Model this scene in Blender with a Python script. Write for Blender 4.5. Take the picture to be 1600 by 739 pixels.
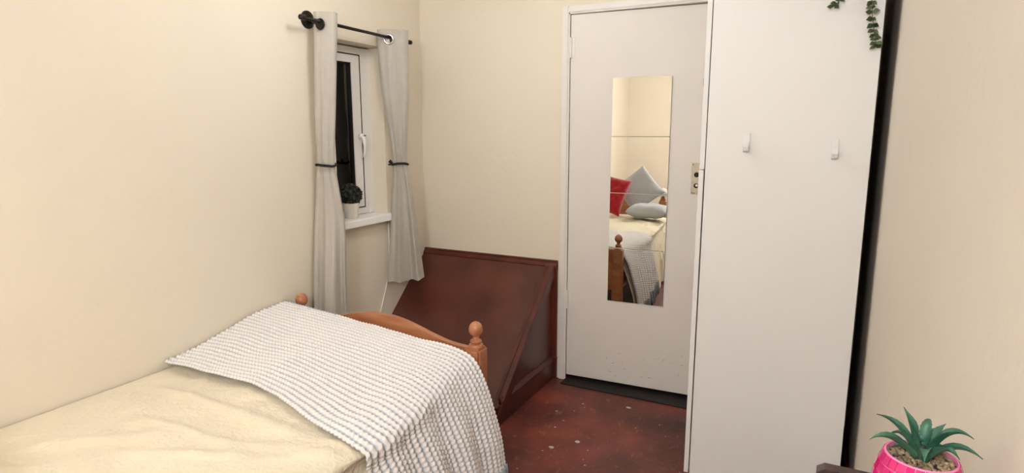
import bpy, bmesh, math, random
from mathutils import Vector, Matrix, noise

for o in list(bpy.data.objects):
    bpy.data.objects.remove(o)
sc = bpy.context.scene
COL = sc.collection
PI = math.pi
rnd = random.Random(7)

# ------------------------------------------------------------------ camera
F_PX, YAW, PITCH, ROLL = 949.68, 0.476317, 0.171578, -0.001454
fw = Vector((-math.sin(YAW)*math.cos(PITCH), math.cos(YAW)*math.cos(PITCH), -math.sin(PITCH)))
rt = Vector((math.cos(YAW), math.sin(YAW), 0))
up = rt.cross(fw)
r2 = rt*math.cos(ROLL) + up*math.sin(ROLL)
u2 = -rt*math.sin(ROLL) + up*math.cos(ROLL)
cam_d = bpy.data.cameras.new('camera')
cam = bpy.data.objects.new('camera', cam_d)
COL.objects.link(cam)
M4 = Matrix(((r2.x, u2.x, -fw.x, 0), (r2.y, u2.y, -fw.y, 0), (r2.z, u2.z, -fw.z, 1.395), (0, 0, 0, 1)))
cam.matrix_world = M4
cam_d.sensor_fit = 'HORIZONTAL'
cam_d.sensor_width = 36
cam_d.lens = F_PX/1600*36
cam_d.clip_start = 0.02
sc.camera = cam

# ------------------------------------------------------------------ world and exposure (night outside)
w = bpy.data.worlds.new('night')
sc.world = w
w.use_nodes = True
w.node_tree.nodes['Background'].inputs[0].default_value = (0.045, 0.031, 0.026, 1)
w.node_tree.nodes['Background'].inputs[1].default_value = 0.6
sc.view_settings.view_transform = 'Standard'
sc.view_settings.look = 'None'
sc.view_settings.gamma = 1
sc.view_settings.use_curve_mapping = False
sc.view_settings.exposure = 0.0
LAMP_MAIN, POWER_MAIN = (-0.38, -1.05, 2.42), 120.0     # pendant at the camera end of the room
LAMP_FILL, POWER_FILL = (-1.25, 1.90, 2.42), 33.0   # fill light added out of view over the bed foot, evens the back wall
LAMP_COLOR = (0.945, 0.965, 1.0)

# ------------------------------------------------------------------ helpers
def lin(c):
    return tuple(((v/255)/12.92 if v/255 <= .04045 else ((v/255+.055)/1.055)**2.4) for v in c)

MATS = {}
def mat(name, rgb, rough=.6, var=.0, vscale=8.0, bump=0.0, bscale=60.0, metal=0.0, spec=.5, stretch=None, rgb2=None, sheen=0.0, coat=0.0):
    m = bpy.data.materials.new(name)
    m.use_nodes = True
    nt = m.node_tree
    b = nt.nodes['Principled BSDF']
    b.inputs['Roughness'].default_value = rough
    b.inputs['Metallic'].default_value = metal
    b.inputs['Specular IOR Level'].default_value = spec
    b.inputs['Sheen Weight'].default_value = sheen
    b.inputs['Coat Weight'].default_value = coat
    tc = nt.nodes.new('ShaderNodeTexCoord')
    mp = nt.nodes.new('ShaderNodeMapping')
    nt.links.new(tc.outputs['Object'], mp.inputs[0])
    if stretch:
        mp.inputs['Scale'].default_value = stretch
    c1 = lin(rgb)
    c2 = lin(rgb2) if rgb2 else tuple(v*(1-var) for v in c1)
    n = nt.nodes.new('ShaderNodeTexNoise')
    n.inputs['Scale'].default_value = vscale
    n.inputs['Detail'].default_value = 6
    nt.links.new(mp.outputs[0], n.inputs['Vector'])
    rp = nt.nodes.new('ShaderNodeValToRGB')
    rp.color_ramp.elements[0].position = .32
    rp.color_ramp.elements[1].position = .68
    rp.color_ramp.elements[0].color = (*c2, 1)
    rp.color_ramp.elements[1].color = (*c1, 1)
    nt.links.new(n.outputs['Fac'], rp.inputs[0])
    nt.links.new(rp.outputs[0], b.inputs['Base Color'])
    if bump:
        n2 = nt.nodes.new('ShaderNodeTexNoise')
        n2.inputs['Scale'].default_value = bscale
        n2.inputs['Detail'].default_value = 4
        nt.links.new(mp.outputs[0], n2.inputs['Vector'])
        bp = nt.nodes.new('ShaderNodeBump')
        bp.inputs['Strength'].default_value = bump
        bp.inputs['Distance'].default_value = .01
        nt.links.new(n2.outputs['Fac'], bp.inputs['Height'])
        nt.links.new(bp.outputs[0], b.inputs['Normal'])
    MATS[name] = m
    return m

def box(bm, x0, x1, y0, y1, z0, z1):
    v = [bm.verts.new(p) for p in ((x0,y0,z0),(x1,y0,z0),(x1,y1,z0),(x0,y1,z0),(x0,y0,z1),(x1,y0,z1),(x1,y1,z1),(x0,y1,z1))]
    for f in ((0,3,2,1),(4,5,6,7),(0,1,5,4),(1,2,6,5),(2,3,7,6),(3,0,4,7)):
        bm.faces.new([v[i] for i in f])
    return v

def BB(*a, bevel=0.0, seg=2):
    bm = bmesh.new()
    box(bm, *a)
    if bevel:
        bmesh.ops.bevel(bm, geom=bm.edges[:], offset=bevel, segments=seg, affect='EDGES', profile=.5)
    return bm

def lathe(bm, prof, c, n=24, axis='z', cap=True):
    rings = []
    for r, h in prof:
        ring = []
        for k in range(n):
            a = 2*PI*k/n
            p = (r*math.cos(a), r*math.sin(a), h)
            if axis == 'x': p = (p[2], p[0], p[1])
            if axis == 'y': p = (p[1], p[2], p[0])
            ring.append(bm.verts.new((c[0]+p[0], c[1]+p[1], c[2]+p[2])))
        rings.append(ring)
    for a, b in zip(rings, rings[1:]):
        for k in range(n):
            bm.faces.new((a[k], a[(k+1) % n], b[(k+1) % n], b[k]))
    if cap:
        bm.faces.new(rings[0][::-1])
        bm.faces.new(rings[-1])
    return rings

def tube(bm, pts, rads, n=8, cap=True):
    pts = [Vector(p) for p in pts]
    if not isinstance(rads, (list, tuple)):
        rads = [rads]*len(pts)
    rings = []
    prev = None
    for i, p in enumerate(pts):
        t = (pts[min(i+1, len(pts)-1)] - pts[max(i-1, 0)]).normalized()
        if prev is None:
            a = t.cross(Vector((0, 0, 1)))
            if a.length < 1e-3: a = t.cross(Vector((1, 0, 0)))
        else:
            a = prev - t*prev.dot(t)
        a.normalize(); prev = a
        b = t.cross(a)
        rings.append([bm.verts.new(p + (a*math.cos(2*PI*k/n) + b*math.sin(2*PI*k/n))*rads[i]) for k in range(n)])
    for a, b in zip(rings, rings[1:]):
        for k in range(n):
            bm.faces.new((a[k], a[(k+1) % n], b[(k+1) % n], b[k]))
    if cap:
        bm.faces.new(rings[0][::-1]); bm.faces.new(rings[-1])

def prism(bm, poly, axis, a, b):
    """poly: 2D outline; axis 'x': poly in (y,z); 'y': poly in (x,z); 'z': (x,y)"""
    def P(p, h):
        return {'x': (h, p[0], p[1]), 'y': (p[0], h, p[1]), 'z': (p[0], p[1], h)}[axis]
    A = [bm.verts.new(P(p, a)) for p in poly]
    B = [bm.verts.new(P(p, b)) for p in poly]
    n = len(poly)
    bm.faces.new(A); bm.faces.new(B[::-1])
    for k in range(n):
        bm.faces.new((A[k], B[k], B[(k+1) % n], A[(k+1) % n]))

def obj(name, bm, material, parent=None, smooth=False, recalc=True):
    if recalc:
        bmesh.ops.recalc_face_normals(bm, faces=bm.faces[:])
    me = bpy.data.meshes.new(name)
    bm.to_mesh(me); bm.free()
    if smooth:
        for p in me.polygons: p.use_smooth = True
        if smooth == 'auto':
            me.set_sharp_from_angle(angle=math.radians(40))
    me.materials.append(material)
    return place(name, me, parent)

def place(name, me, parent=None, matrix=None):
    o = bpy.data.objects.new(name, me)
    COL.objects.link(o)
    if matrix is not None:
        o.matrix_world = matrix
    if parent is not None:
        mw = o.matrix_world.copy() if matrix is None else matrix
        o.parent = parent
        o.matrix_parent_inverse = Matrix.LocRotScale(parent.location, parent.rotation_euler, None).inverted() if parent.parent is None else Matrix.LocRotScale(parent.parent.location, parent.parent.rotation_euler, None).inverted() if parent.type == 'MESH' and parent.location.length == 0 else Matrix.Identity(4)
        if parent.parent is not None and parent.type == 'MESH':
            o.matrix_parent_inverse = Matrix.Identity(4)
    return o

def tag(o, label=None, cat=None, group=None, kind=None):
    if label: o['label'] = label
    if cat: o['category'] = cat
    if group: o['group'] = group
    if kind: o['kind'] = kind
    return o

def thing(name, label, cat, loc=(0, 0, 0), group=None, kind=None):
    o = bpy.data.objects.new(name, None)
    o.empty_display_size = .05
    COL.objects.link(o)
    o.location = loc
    return tag(o, label, cat, group, kind)

def smooth01(a, b, x):
    t = max(0, min(1, (x-a)/(b-a)))
    return t*t*(3-2*t)

# ------------------------------------------------------------------ materials
M_WALL = mat('cream_wall_paint', (231, 220, 200), .75, .03, 3.0, .12, 45, spec=.25)
M_WALLR = mat('beige_wall_paint', (226, 217, 203), .75, .03, 3.0, .12, 45, spec=.25)
M_CEIL = mat('ceiling_white', (242, 238, 232), .85, .02, 3)
M_WHITE = mat('white_gloss_paint', (232, 226, 218), .42, .03, 5, .06, 30, spec=.4)
M_DOOR = mat('door_paint', (228, 221, 212), .5, .03, 6, .05, 40, spec=.4)
M_WARD = mat('wardrobe_white', (234, 233, 230), .45, .015, 4, spec=.4)
M_UPVC = mat('white_upvc', (238, 234, 228), .3, .02, 5)
M_SILL = mat('sill_white', (249, 247, 243), .3, .02, 5)
M_WOOD = mat('dark_mahogany_stain', (98, 50, 37), .38, .0, 4.5, .06, 25, rgb2=(74, 34, 26), stretch=(1, 1.2, 1), coat=.15)
M_WOODR = mat('red_mahogany_trim', (98, 42, 29), .38, 0, 9, .05, 40, rgb2=(68, 28, 20), stretch=(1, 1, .3))
M_PINE = mat('orange_pine', (192, 132, 92), .32, 0, 6, .03, 20, rgb2=(166, 100, 66), stretch=(1, 6, 6), coat=.3)
M_BLACK = mat('black_metal', (30, 22, 20), .4, .1, 20, metal=.4)
M_TIE = mat('black_ribbon', (22, 20, 20), .8, .1, 60)
M_CURT = mat('grey_curtain_cloth', (190, 183, 171), .9, .06, 30, .25, 400, spec=.1, sheen=.2)
M_CHROME = mat('chrome', (225, 222, 215), .15, .05, 20, metal=1.0)
M_BRASS = mat('worn_plate', (196, 186, 162), .4, .15, 60, metal=.3)
M_DARK = mat('dark_hole', (28, 20, 18), .7, .1, 20)
M_DUVET = mat('cream_duvet_cotton', (238, 226, 200), .9, .05, 9, .6, 70, spec=.1, sheen=.15)
M_MATT = mat('mattress_ticking', (216, 208, 196), .9, .05, 20)
M_PILG = mat('grey_pillow_cotton', (186, 189, 190), .9, .05, 20, .2, 60, spec=.1)
M_RED = mat('red_plush', (178, 24, 34), .85, .35, 30, .4, 90, spec=.2, sheen=.5)
M_FRINGE = mat('blue_grey_yarn', (160, 172, 180), .95, .12, 60, .2, 200, spec=.05)
M_LEAFD = mat('dark_box_leaf', (50, 56, 40), .6, .5, 60)
M_POTW = mat('white_ceramic', (232, 226, 212), .3, .02, 8)
M_ALOE = mat('aloe_green', (70, 118, 92), .5, 0, 40, .1, 120, rgb2=(40, 80, 62))
M_PINK = mat('hot_pink_glass', (200, 6, 104), .15, .12, 60, coat=.5)
M_GROUT = mat('pale_pink_grout', (240, 132, 180), .5, .08, 30)
M_PEB = mat('pebbles', (172, 150, 118), .7, 0, 70, rgb2=(88, 66, 46))
M_SOIL = mat('soil', (52, 38, 28), .9, .3, 80)
M_DKFURN = mat('dark_walnut', (64, 42, 38), .4, 0, 8, .05, 30, rgb2=(46, 30, 27), stretch=(6, 1, 6))
M_EUC = mat('eucalyptus_leaf', (112, 126, 92), .6, .3, 60)
M_EUCS = mat('eucalyptus_stem', (92, 104, 66), .7, .2, 40)
M_HARDB = mat('brown_hardboard', (92, 60, 44), .8, .15, 20)
M_CABLE = mat('white_cable', (240, 236, 222), .5, .02, 10)
M_CLOTHW = mat('white_cloth', (240, 236, 226), .9, .03, 20, .2, 60)
M_MOUND = mat('paint_fleck', (196, 188, 184), .6, .1, 50)
M_SPACER = mat('grey_spacer', (212, 214, 206), .5, .05, 30)

# floor: worn red-brown paint with scuffs, paint specks and scratches
def floor_mat():
    m = bpy.data.materials.new('worn_red_floor')
    m.use_nodes = True
    nt = m.node_tree; L = nt.links.new
    b = nt.nodes['Principled BSDF']
    b.inputs['Specular IOR Level'].default_value = .45
    tc = nt.nodes.new('ShaderNodeTexCoord')
    def nz(scale, det=6, stretch=None):
        n = nt.nodes.new('ShaderNodeTexNoise'); n.inputs['Scale'].default_value = scale; n.inputs['Detail'].default_value = det
        mp = nt.nodes.new('ShaderNodeMapping')
        if stretch: mp.inputs['Scale'].default_value = stretch
        L(tc.outputs['Object'], mp.inputs[0]); L(mp.outputs[0], n.inputs['Vector'])
        return n
    def ramp(src, stops):
        r = nt.nodes.new('ShaderNodeValToRGB')
        while len(r.color_ramp.elements) < len(stops): r.color_ramp.elements.new(.5)
        for e, (p, c) in zip(r.color_ramp.elements, stops):
            e.position = p; e.color = (*lin(c), 1)
        L(src, r.inputs[0]); return r
    a = ramp(nz(2.6, 8).outputs['Fac'], [(.32, (66, 30, 27)), (.5, (100, 47, 39)), (.68, (138, 64, 50))])
    def mixin(prev, fac, col):
        mx = nt.nodes.new('ShaderNodeMix'); mx.data_type = 'RGBA'
        L(fac, mx.inputs[0]); L(prev, mx.inputs[6]); mx.inputs[7].default_value = (*lin(col), 1)
        return mx.outputs[2]
    g = ramp(nz(9, 8).outputs['Fac'], [(.55, (0, 0, 0)), (.75, (110, 110, 110))])
    out = mixin(a.outputs[0], g.outputs[0], (150, 60, 48))
    g = ramp(nz(30, 6).outputs['Fac'], [(.58, (0, 0, 0)), (.72, (150, 150, 150))])
    out = mixin(out, g.outputs[0], (150, 104, 62))
    # specks
    vo = nt.nodes.new('ShaderNodeTexVoronoi'); vo.inputs['Scale'].default_value = 14
    L(tc.outputs['Object'], vo.inputs['Vector'])
    g = ramp(vo.outputs['Distance'], [(.04, (255, 255, 255)), (.07, (0, 0, 0))])
    g2 = ramp(nz(5, 2).outputs['Fac'], [(.46, (0, 0, 0)), (.52, (255, 255, 255))])
    mu = nt.nodes.new('ShaderNodeMath'); mu.operation = 'MULTIPLY'
    L(g.outputs[0], mu.inputs[0]); L(g2.outputs[0], mu.inputs[1])
    out = mixin(out, mu.outputs[0], (196, 176, 160))
    # scratches
    g = ramp(nz(7, 3, (3.5, .35, 1)).outputs['Fac'], [(.48, (0, 0, 0)), (.497, (190, 190, 190)), (.514, (0, 0, 0))])
    g2 = ramp(nz(16, 5).outputs['Fac'], [(.56, (0, 0, 0)), (.64, (255, 255, 255))])
    mu = nt.nodes.new('ShaderNodeMath'); mu.operation = 'MULTIPLY'
    L(g.outputs[0], mu.inputs[0]); L(g2.outputs[0], mu.inputs[1])
    out = mixin(out, mu.outputs[0], (176, 122, 86))
    L(out, b.inputs['Base Color'])
    r = nt.nodes.new('ShaderNodeMapRange'); r.inputs[3].default_value = .35; r.inputs[4].default_value = .6
    L(nz(6).outputs['Fac'], r.inputs[0]); L(r.outputs[0], b.inputs['Roughness'])
    bp = nt.nodes.new('ShaderNodeBump'); bp.inputs['Strength'].default_value = .15; bp.inputs['Distance'].default_value = .01
    L(nz(40).outputs['Fac'], bp.inputs['Height']); L(bp.outputs[0], b.inputs['Normal'])
    return m
M_FLOOR = floor_mat()

def throw_mat():
    m = bpy.data.materials.new('knitted_throw_yarn')
    m.use_nodes = True
    nt = m.node_tree; L = nt.links.new
    b = nt.nodes['Principled BSDF']
    b.inputs['Roughness'].default_value = .95
    b.inputs['Specular IOR Level'].default_value = .08
    at = nt.nodes.new('ShaderNodeAttribute'); at.attribute_name = 'yarn'
    mx = nt.nodes.new('ShaderNodeMix'); mx.data_type = 'RGBA'
    L(at.outputs['Fac'], mx.inputs[0])
    mx.inputs[6].default_value = (*lin((170, 183, 193)), 1)
    mx.inputs[7].default_value = (*lin((241, 236, 232)), 1)
    L(mx.outputs[2], b.inputs['Base Color'])
    n = nt.nodes.new('ShaderNodeTexNoise'); n.inputs['Scale'].default_value = 300
    bp = nt.nodes.new('ShaderNodeBump'); bp.inputs['Strength'].default_value = .3; bp.inputs['Distance'].default_value = .003
    tc = nt.nodes.new('ShaderNodeTexCoord'); L(tc.outputs['Object'], n.inputs['Vector'])
    L(n.outputs['Fac'], bp.inputs['Height']); L(bp.outputs[0], b.inputs['Normal'])
    return m
M_THROW = throw_mat()

def mirror_mat():
    m = bpy.data.materials.new('mirror_silver')
    m.use_nodes = True
    nt = m.node_tree
    b = nt.nodes['Principled BSDF']
    b.inputs['Metallic'].default_value = 1
    b.inputs['Roughness'].default_value = .0
    n = nt.nodes.new('ShaderNodeTexNoise'); n.inputs['Scale'].default_value = 3
    rp = nt.nodes.new('ShaderNodeValToRGB')
    rp.color_ramp.elements[0].color = (.86, .88, .84, 1); rp.color_ramp.elements[1].color = (.9, .91, .87, 1)
    nt.links.new(n.outputs['Fac'], rp.inputs[0]); nt.links.new(rp.outputs[0], b.inputs['Base Color'])
    return m
M_MIRROR = mirror_mat()

def pane_mat():
    m = bpy.data.materials.new('window_glass')
    m.use_nodes = True
    nt = m.node_tree; L = nt.links.new
    nt.nodes.remove(nt.nodes['Principled BSDF'])
    out = nt.nodes['Material Output']
    t = nt.nodes.new('ShaderNodeBsdfTransparent'); t.inputs[0].default_value = (.85, .85, .82, 1)
    g = nt.nodes.new('ShaderNodeBsdfGlossy'); g.inputs['Roughness'].default_value = .02
    n = nt.nodes.new('ShaderNodeTexNoise'); n.inputs['Scale'].default_value = 4
    rp = nt.nodes.new('ShaderNodeValToRGB')
    rp.color_ramp.elements[0].color = (.85, .85, .85, 1); rp.color_ramp.elements[1].color = (1, 1, 1, 1)
    L(n.outputs['Fac'], rp.inputs[0]); L(rp.outputs[0], g.inputs[0])
    f = nt.nodes.new('ShaderNodeFresnel'); f.inputs[0].default_value = 1.5
    mx = nt.nodes.new('ShaderNodeMixShader')
    L(f.outputs[0], mx.inputs[0]); L(t.outputs[0], mx.inputs[1]); L(g.outputs[0], mx.inputs[2]); L(mx.outputs[0], out.inputs[0])
    return m
M_PANE = pane_mat()

def lamp_mat(name, power):
    m = bpy.data.materials.new(name)
    m.use_nodes = True
    b = m.node_tree.nodes['Principled BSDF']
    b.inputs['Base Color'].default_value = (.9, .9, .88, 1)
    b.inputs['Emission Color'].default_value = (*LAMP_COLOR, 1)
    b.inputs['Emission Strength'].default_value = power
    return m

# ================================================================== SETTING
XL, XR, YB, YR, ZC = -2.182, 0.168, 3.055, -3.10, 2.42
WY0, WY1, WZ0, WZ1 = 2.27, 2.70, 0.907, 1.842   # window opening
DX0, DX1, DZ1 = -1.234, -0.462, 1.992           # door opening
T = .25

bm = bmesh.new(); box(bm, XL-T, XR+T, YR-T, YB+1.2, -.12, 0)
floor = tag(obj('floor', bm, M_FLOOR), 'worn red-brown painted floor with scuffs and paint specks', 'floor', kind='structure')
bm = bmesh.new(); box(bm, XL-T, XR+T, YR-T, YB+T, ZC, ZC+.1)
tag(obj('ceiling', bm, M_CEIL), 'white painted ceiling', 'ceiling', kind='structure')

bm = bmesh.new()
box(bm, XL-T, XL, YR-T, WY0, 0, ZC); box(bm, XL-T, XL, WY1, YB+T, 0, ZC)
box(bm, XL-T, XL, WY0, WY1, 0, WZ0); box(bm, XL-T, XL, WY0, WY1, WZ1, ZC)
tag(obj('wall_left', bm, M_WALL), 'cream painted wall along the bed with the window', 'wall', kind='structure')
bm = bmesh.new()
box(bm, XL, DX0-.0, YB, YB+T, 0, ZC); box(bm, DX1, XR+T, YB, YB+T, 0, ZC); box(bm, DX0, DX1, YB, YB+T, DZ1+.0, ZC)
tag(obj('wall_back', bm, M_WALL), 'cream painted wall around the white door', 'wall', kind='structure')
bm = bmesh.new(); box(bm, XR, XR+T, YR-T, YB, 0, ZC)
tag(obj('wall_right', bm, M_WALLR), 'beige painted wall beside the white wardrobe', 'wall', kind='structure')
bm = bmesh.new(); box(bm, XL, XR, YR-T, YR, 0, ZC)
tag(obj('wall_rear', bm, M_WALL), 'cream wall behind the bed head seen in the mirror', 'wall', kind='structure')

# paint flecks on the floor (parts of the floor)
for i, (x, y, r) in enumerate([(-.915, 2.42, .013), (-.808, 2.863, .012), (-1.0, 2.32, .011), (-1.06, 2.50, .005), (-1.03, 2.80, .005), (-1.12, 2.66, .005)]):
    bm = bmesh.new()
    n = 10
    ring = [(x + r*(1+.3*rnd.uniform(-1, 1))*math.cos(2*PI*k/n), y + .8*r*(1+.3*rnd.uniform(-1, 1))*math.sin(2*PI*k/n)) for k in range(n)]
    prism(bm, ring, 'z', -.001, .0012)
    place_o = obj('paint_fleck', bm, M_MOUND, floor)

# baseboards (mostly hidden)
bm = bmesh.new(); box(bm, XL, XL+.018, YR, 2.33, 0, .11)
tag(obj('baseboard_left', bm, M_WOODR), 'red-brown skirting board behind the bed', 'skirting', kind='structure')
bm = bmesh.new(); box(bm, XR-.018, XR, YR, 2.9, 0, .11)
tag(obj('baseboard_right', bm, M_WOODR), 'red-brown skirting board along the beige wall', 'skirting', kind='structure')

# ------------------------------------------------------------------ ceiling lamp and added fill globe
def pendant(pos, power, r, drop, label):
    t = thing('unseen_pendant', label, 'lamp', pos)
    bm = bmesh.new(); lathe(bm, [(.05, 0), (.05, -.015), (.03, -.03), (.008, -.035)], pos, 24)
    obj('ceiling_rose', bm, M_WHITE, t, 'auto')
    bm = bmesh.new(); tube(bm, [(pos[0], pos[1], pos[2]-.03), (pos[0], pos[1], pos[2]-drop)], .004, 8)
    obj('cord', bm, M_WHITE, t, True)
    bm = bmesh.new(); lathe(bm, [(.03, -drop), (.035, -drop-.005), (.035, -drop-.04), (.03, -drop-.045)], pos, 20)
    obj('lamp_holder', bm, M_WHITE, t, 'auto')
    bm = bmesh.new(); zc = -drop-.03-r
    lathe(bm, [(r*math.sin(a), zc+r*math.cos(a)) for a in [PI*(.07+.93*k/20) for k in range(20)]] + [(.002, zc-r)], pos, 32)
    obj('glass_globe', bm, lamp_mat('opal_lamp_glass', power), t, True)
pendant(LAMP_MAIN, POWER_MAIN, .15, .22, 'large opal globe pendant hanging behind the camera')
pendant(LAMP_FILL, POWER_FILL, .11, .10, 'small opal globe added out of view over the bed foot as fill light')

# ------------------------------------------------------------------ window
win = thing('window_1', 'small white casement window with dark night glass', None, (XL-.09, 2.43, WZ0+.03), kind='structure')
XF = XL-.094
bm = bmesh.new()
y0, y1, z0, z1 = WY0, WY1, .944, WZ1-.008
fwid = .075
box(bm, XF-.06, XF, y0, y0+fwid, z0, z1); box(bm, XF-.06, XF, y1-fwid, y1, z0, z1)
box(bm, XF-.06, XF, y0+fwid, y1-fwid, z1-.035, z1); box(bm, XF-.06, XF, y0+fwid, y1-fwid, z0, z0+.035)
obj('window_frame', bm, M_UPVC, win)
bm = bmesh.new()   # black weather seal between frame and sash
a0, a1, b0, b1 = y0+fwid, y1-fwid, z0+.035, z1-.035
for q in ((a0, a0+.007, b0, b1), (a1-.007, a1, b0, b1), (a0, a1, b1-.006, b1), (a0, a1, b0, b0+.006)):
    box(bm, XF-.03, XF+.0030, *q)
obj('weather_seal', bm, M_DARK, win)
bm = bmesh.new()
a0 += .007; a1 -= .007; b0 += .006; b1 -= .006
sw, gw = .06, .04
for q in ((a0, a0+sw, b0, b1), (a1-sw, a1, b0, b1), (a0+sw, a1-sw, b1-gw, b1), (a0+sw, a1-sw, b0, b0+gw)):
    box(bm, XF-.05, XF+.004, *q)
bmesh.ops.bevel(bm, geom=bm.edges[:], offset=.002, segments=1, affect='EDGES')
sash = obj('sash', bm, M_UPVC, win)
bm = bmesh.new()
for q in ((a0+sw, a0+sw+.004, b0+gw, b1-gw), (a1-sw-.004, a1-sw, b0+gw, b1-gw), (a0+sw, a1-sw, b1-gw-.004, b1-gw), (a0+sw, a1-sw, b0+gw, b0+gw+.004)):
    box(bm, XF-.03, XF-.004, *q)
obj('glazing_gasket', bm, M_DARK, sash)
bm = bmesh.new(); box(bm, XF-.022, XF-.018, a0+sw, a1-sw, b0+gw, b1-gw)
obj('pane', bm, M_PANE, sash)
bm = bmesh.new(); box(bm, XF-.050, XF-.046, a0+sw, a1-sw, b0+gw, b1-gw)
obj('pane', bm, M_PANE, sash)
bm = bmesh.new(); box(bm, XF-.034, XF-.0235, a1-sw-.030, a1-sw-.020, b0+gw, b1-gw); box(bm, XF-.034, XF-.0235, a0+sw+.020, a0+sw+.030, b0+gw, b1-gw)
obj('spacer_bar', bm, M_SPACER, sash)
# handle
hy, hz = a1-.024, 1.37
bm = bmesh.new(); lathe(bm, [(.014, XF+.010), (.014, XF+.022), (.010, XF+.030)], (0, hy, hz), 16, 'x')
tube(bm, [(XF+.026, hy, hz), (XF+.036, hy, hz-.012), (XF+.040, hy+.002, hz-.05), (XF+.036, hy+.004, hz-.085), (XF+.032, hy, hz-.115)], [.009, .010, .009, .0085, .007], 10)
hd = obj('handle', bm, M_UPVC, win, True)
bm = bmesh.new(); lathe(bm, [(.004, XF+.012), (.004, XF+.033)], (0, hy+.018, hz+.002), 10, 'x'); obj('lock_button', bm, M_DARK, win)
bm = bmesh.new(); box(bm, XF, XF+.012, a1+.03, a1+.055, z0, z0+.06); bmesh.ops.bevel(bm, geom=bm.edges[:], offset=.003, segments=1, affect='EDGES')
obj('hinge_cover', bm, M_UPVC, win)
bm = bmesh.new()
prism(bm, [(XF-.0, WY0), (XL, WY0), (XL, 2.16), (XL+.049, 2.16), (XL+.049, 2.78), (XL, 2.78), (XL, WY1), (XF, WY1)], 'z', .905, .943)
bmesh.ops.bevel(bm, geom=bm.edges[:], offset=.004, segments=2, affect='EDGES')
sill = tag(obj('window_sill', bm, M_SILL), 'white window sill under the casement window', 'sill', kind='structure')

# ------------------------------------------------------------------ door + frame
DF = YB - .012
bm = bmesh.new()
for q in ((DX0-.042, DX0-.006, 0, DZ1+.034), (DX1+.006, DX1+.042, 0, DZ1+.034), (DX0-.006, DX1+.006, DZ1+.002, DZ1+.034)):
    box(bm, q[0], q[1], DF, YB+.01, q[2], q[3])
bmesh.ops.bevel(bm, geom=bm.edges[:], offset=.004, segments=2, affect='EDGES')
fr = tag(obj('trim_1', bm, M_WHITE), 'white painted frame around the door', 'door frame', kind='structure')
bm = bmesh.new()
box(bm, DX0-.006, DX0, YB-.004, YB+.13, 0, DZ1+.002); box(bm, DX1, DX1+.006, YB-.004, YB+.13, 0, DZ1+.002)
box(bm, DX0-.006, DX1+.006, YB-.004, YB+.13, DZ1-.004, DZ1+.002)
obj('jamb_lining', bm, M_WHITE, fr)
bm = bmesh.new(); box(bm, DX0, DX1, YB-.075, YB+.13, 0, .007)
obj('threshold', bm, M_DARK, fr)

TH = math.radians(2.5)
HX, HY = DX0+.004, YB+.002
door = thing('door_1', 'plain white painted flush door with scuffs at its foot', None, (HX, HY, 0), kind='structure')
DROT = Matrix.Translation((HX, HY, 0)) @ Matrix.Rotation(TH, 4, 'Z')
def dobj(name, bm, m, smooth=False, parent=door):
    bm.transform(DROT)
    return obj(name, bm, m, parent, smooth)
bm = BB(-.0025, .758, 0, .038, .030, DZ1-.0065, bevel=.002, seg=1)
leaf = dobj('door_leaf', bm, M_DOOR)
for hz0 in (1.77, .42):
    bm = bmesh.new(); lathe(bm, [(.006, 0), (.006, .033), (.005, .034), (.006, .035), (.006, .068), (.005, .069), (.006, .07), (.006, .103)], (0.001, -.005, hz0), 12)
    box(bm, 0.001, .02, -.0015, .002, hz0, hz0+.103)
    dobj('hinge', bm, M_WHITE, 'auto')
bm = BB(.638, .690, -.003, .001, 1.085, 1.240, bevel=.0015, seg=1)
plate = dobj('lock_plate', bm, M_BRASS)
for kz, kr in ((1.182, .0125), (1.128, .0120)):
    bm = bmesh.new(); lathe(bm, [(kr, -.004), (kr, .002)], (.663, 0, kz), 18, 'y'); dobj('spindle_hole', bm, M_DARK, False, plate)
bm = bmesh.new(); lathe(bm, [(.0065, -.007), (.0065, -.004)], (.666, 0, 1.130), 14, 'y'); dobj('key_barrel', bm, M_CHROME, 'auto', plate)
for sx, sz in ((.645, 1.232), (.682, 1.232), (.645, 1.093), (.682, 1.093), (.654, 1.091)):
    bm = bmesh.new(); lathe(bm, [(.0028, -.0042), (.0028, 0)], (sx, 0, sz), 8, 'y'); dobj('screw_hole', bm, M_DARK, False, plate)
bm = BB(.674, .686, -.008, .001, 1.605, 1.645, bevel=.001, seg=1)
dobj('catch', bm, M_BLACK)
for k in range(26):     # scuff marks near the foot of the door
    sx, sz = rnd.uniform(.22, .66), rnd.uniform(.05, .24)
    ln, an = rnd.choice([.004, .006, .012, .02]), rnd.uniform(-.5, 1.6)
    if k < 3: sx, sz, ln, an = [(.47, .09, .03, .35), (.54, .20, .018, .9), (.62, .13, .02, 1.9)][k]
    bm = bmesh.new()
    dx, dz = math.cos(an)*ln/2, math.sin(an)*ln/2
    wq = .0008
    prism(bm, [(sx-dx, sz-dz), (sx+dz*wq/ln*2, sz-dx*wq/ln*2), (sx+dx, sz+dz), (sx-dz*wq/ln*2, sz+dx*wq/ln*2)], 'y', -.0006, .0004)
    dobj('scuff_mark', bm, M_DARK, False, leaf)

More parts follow.
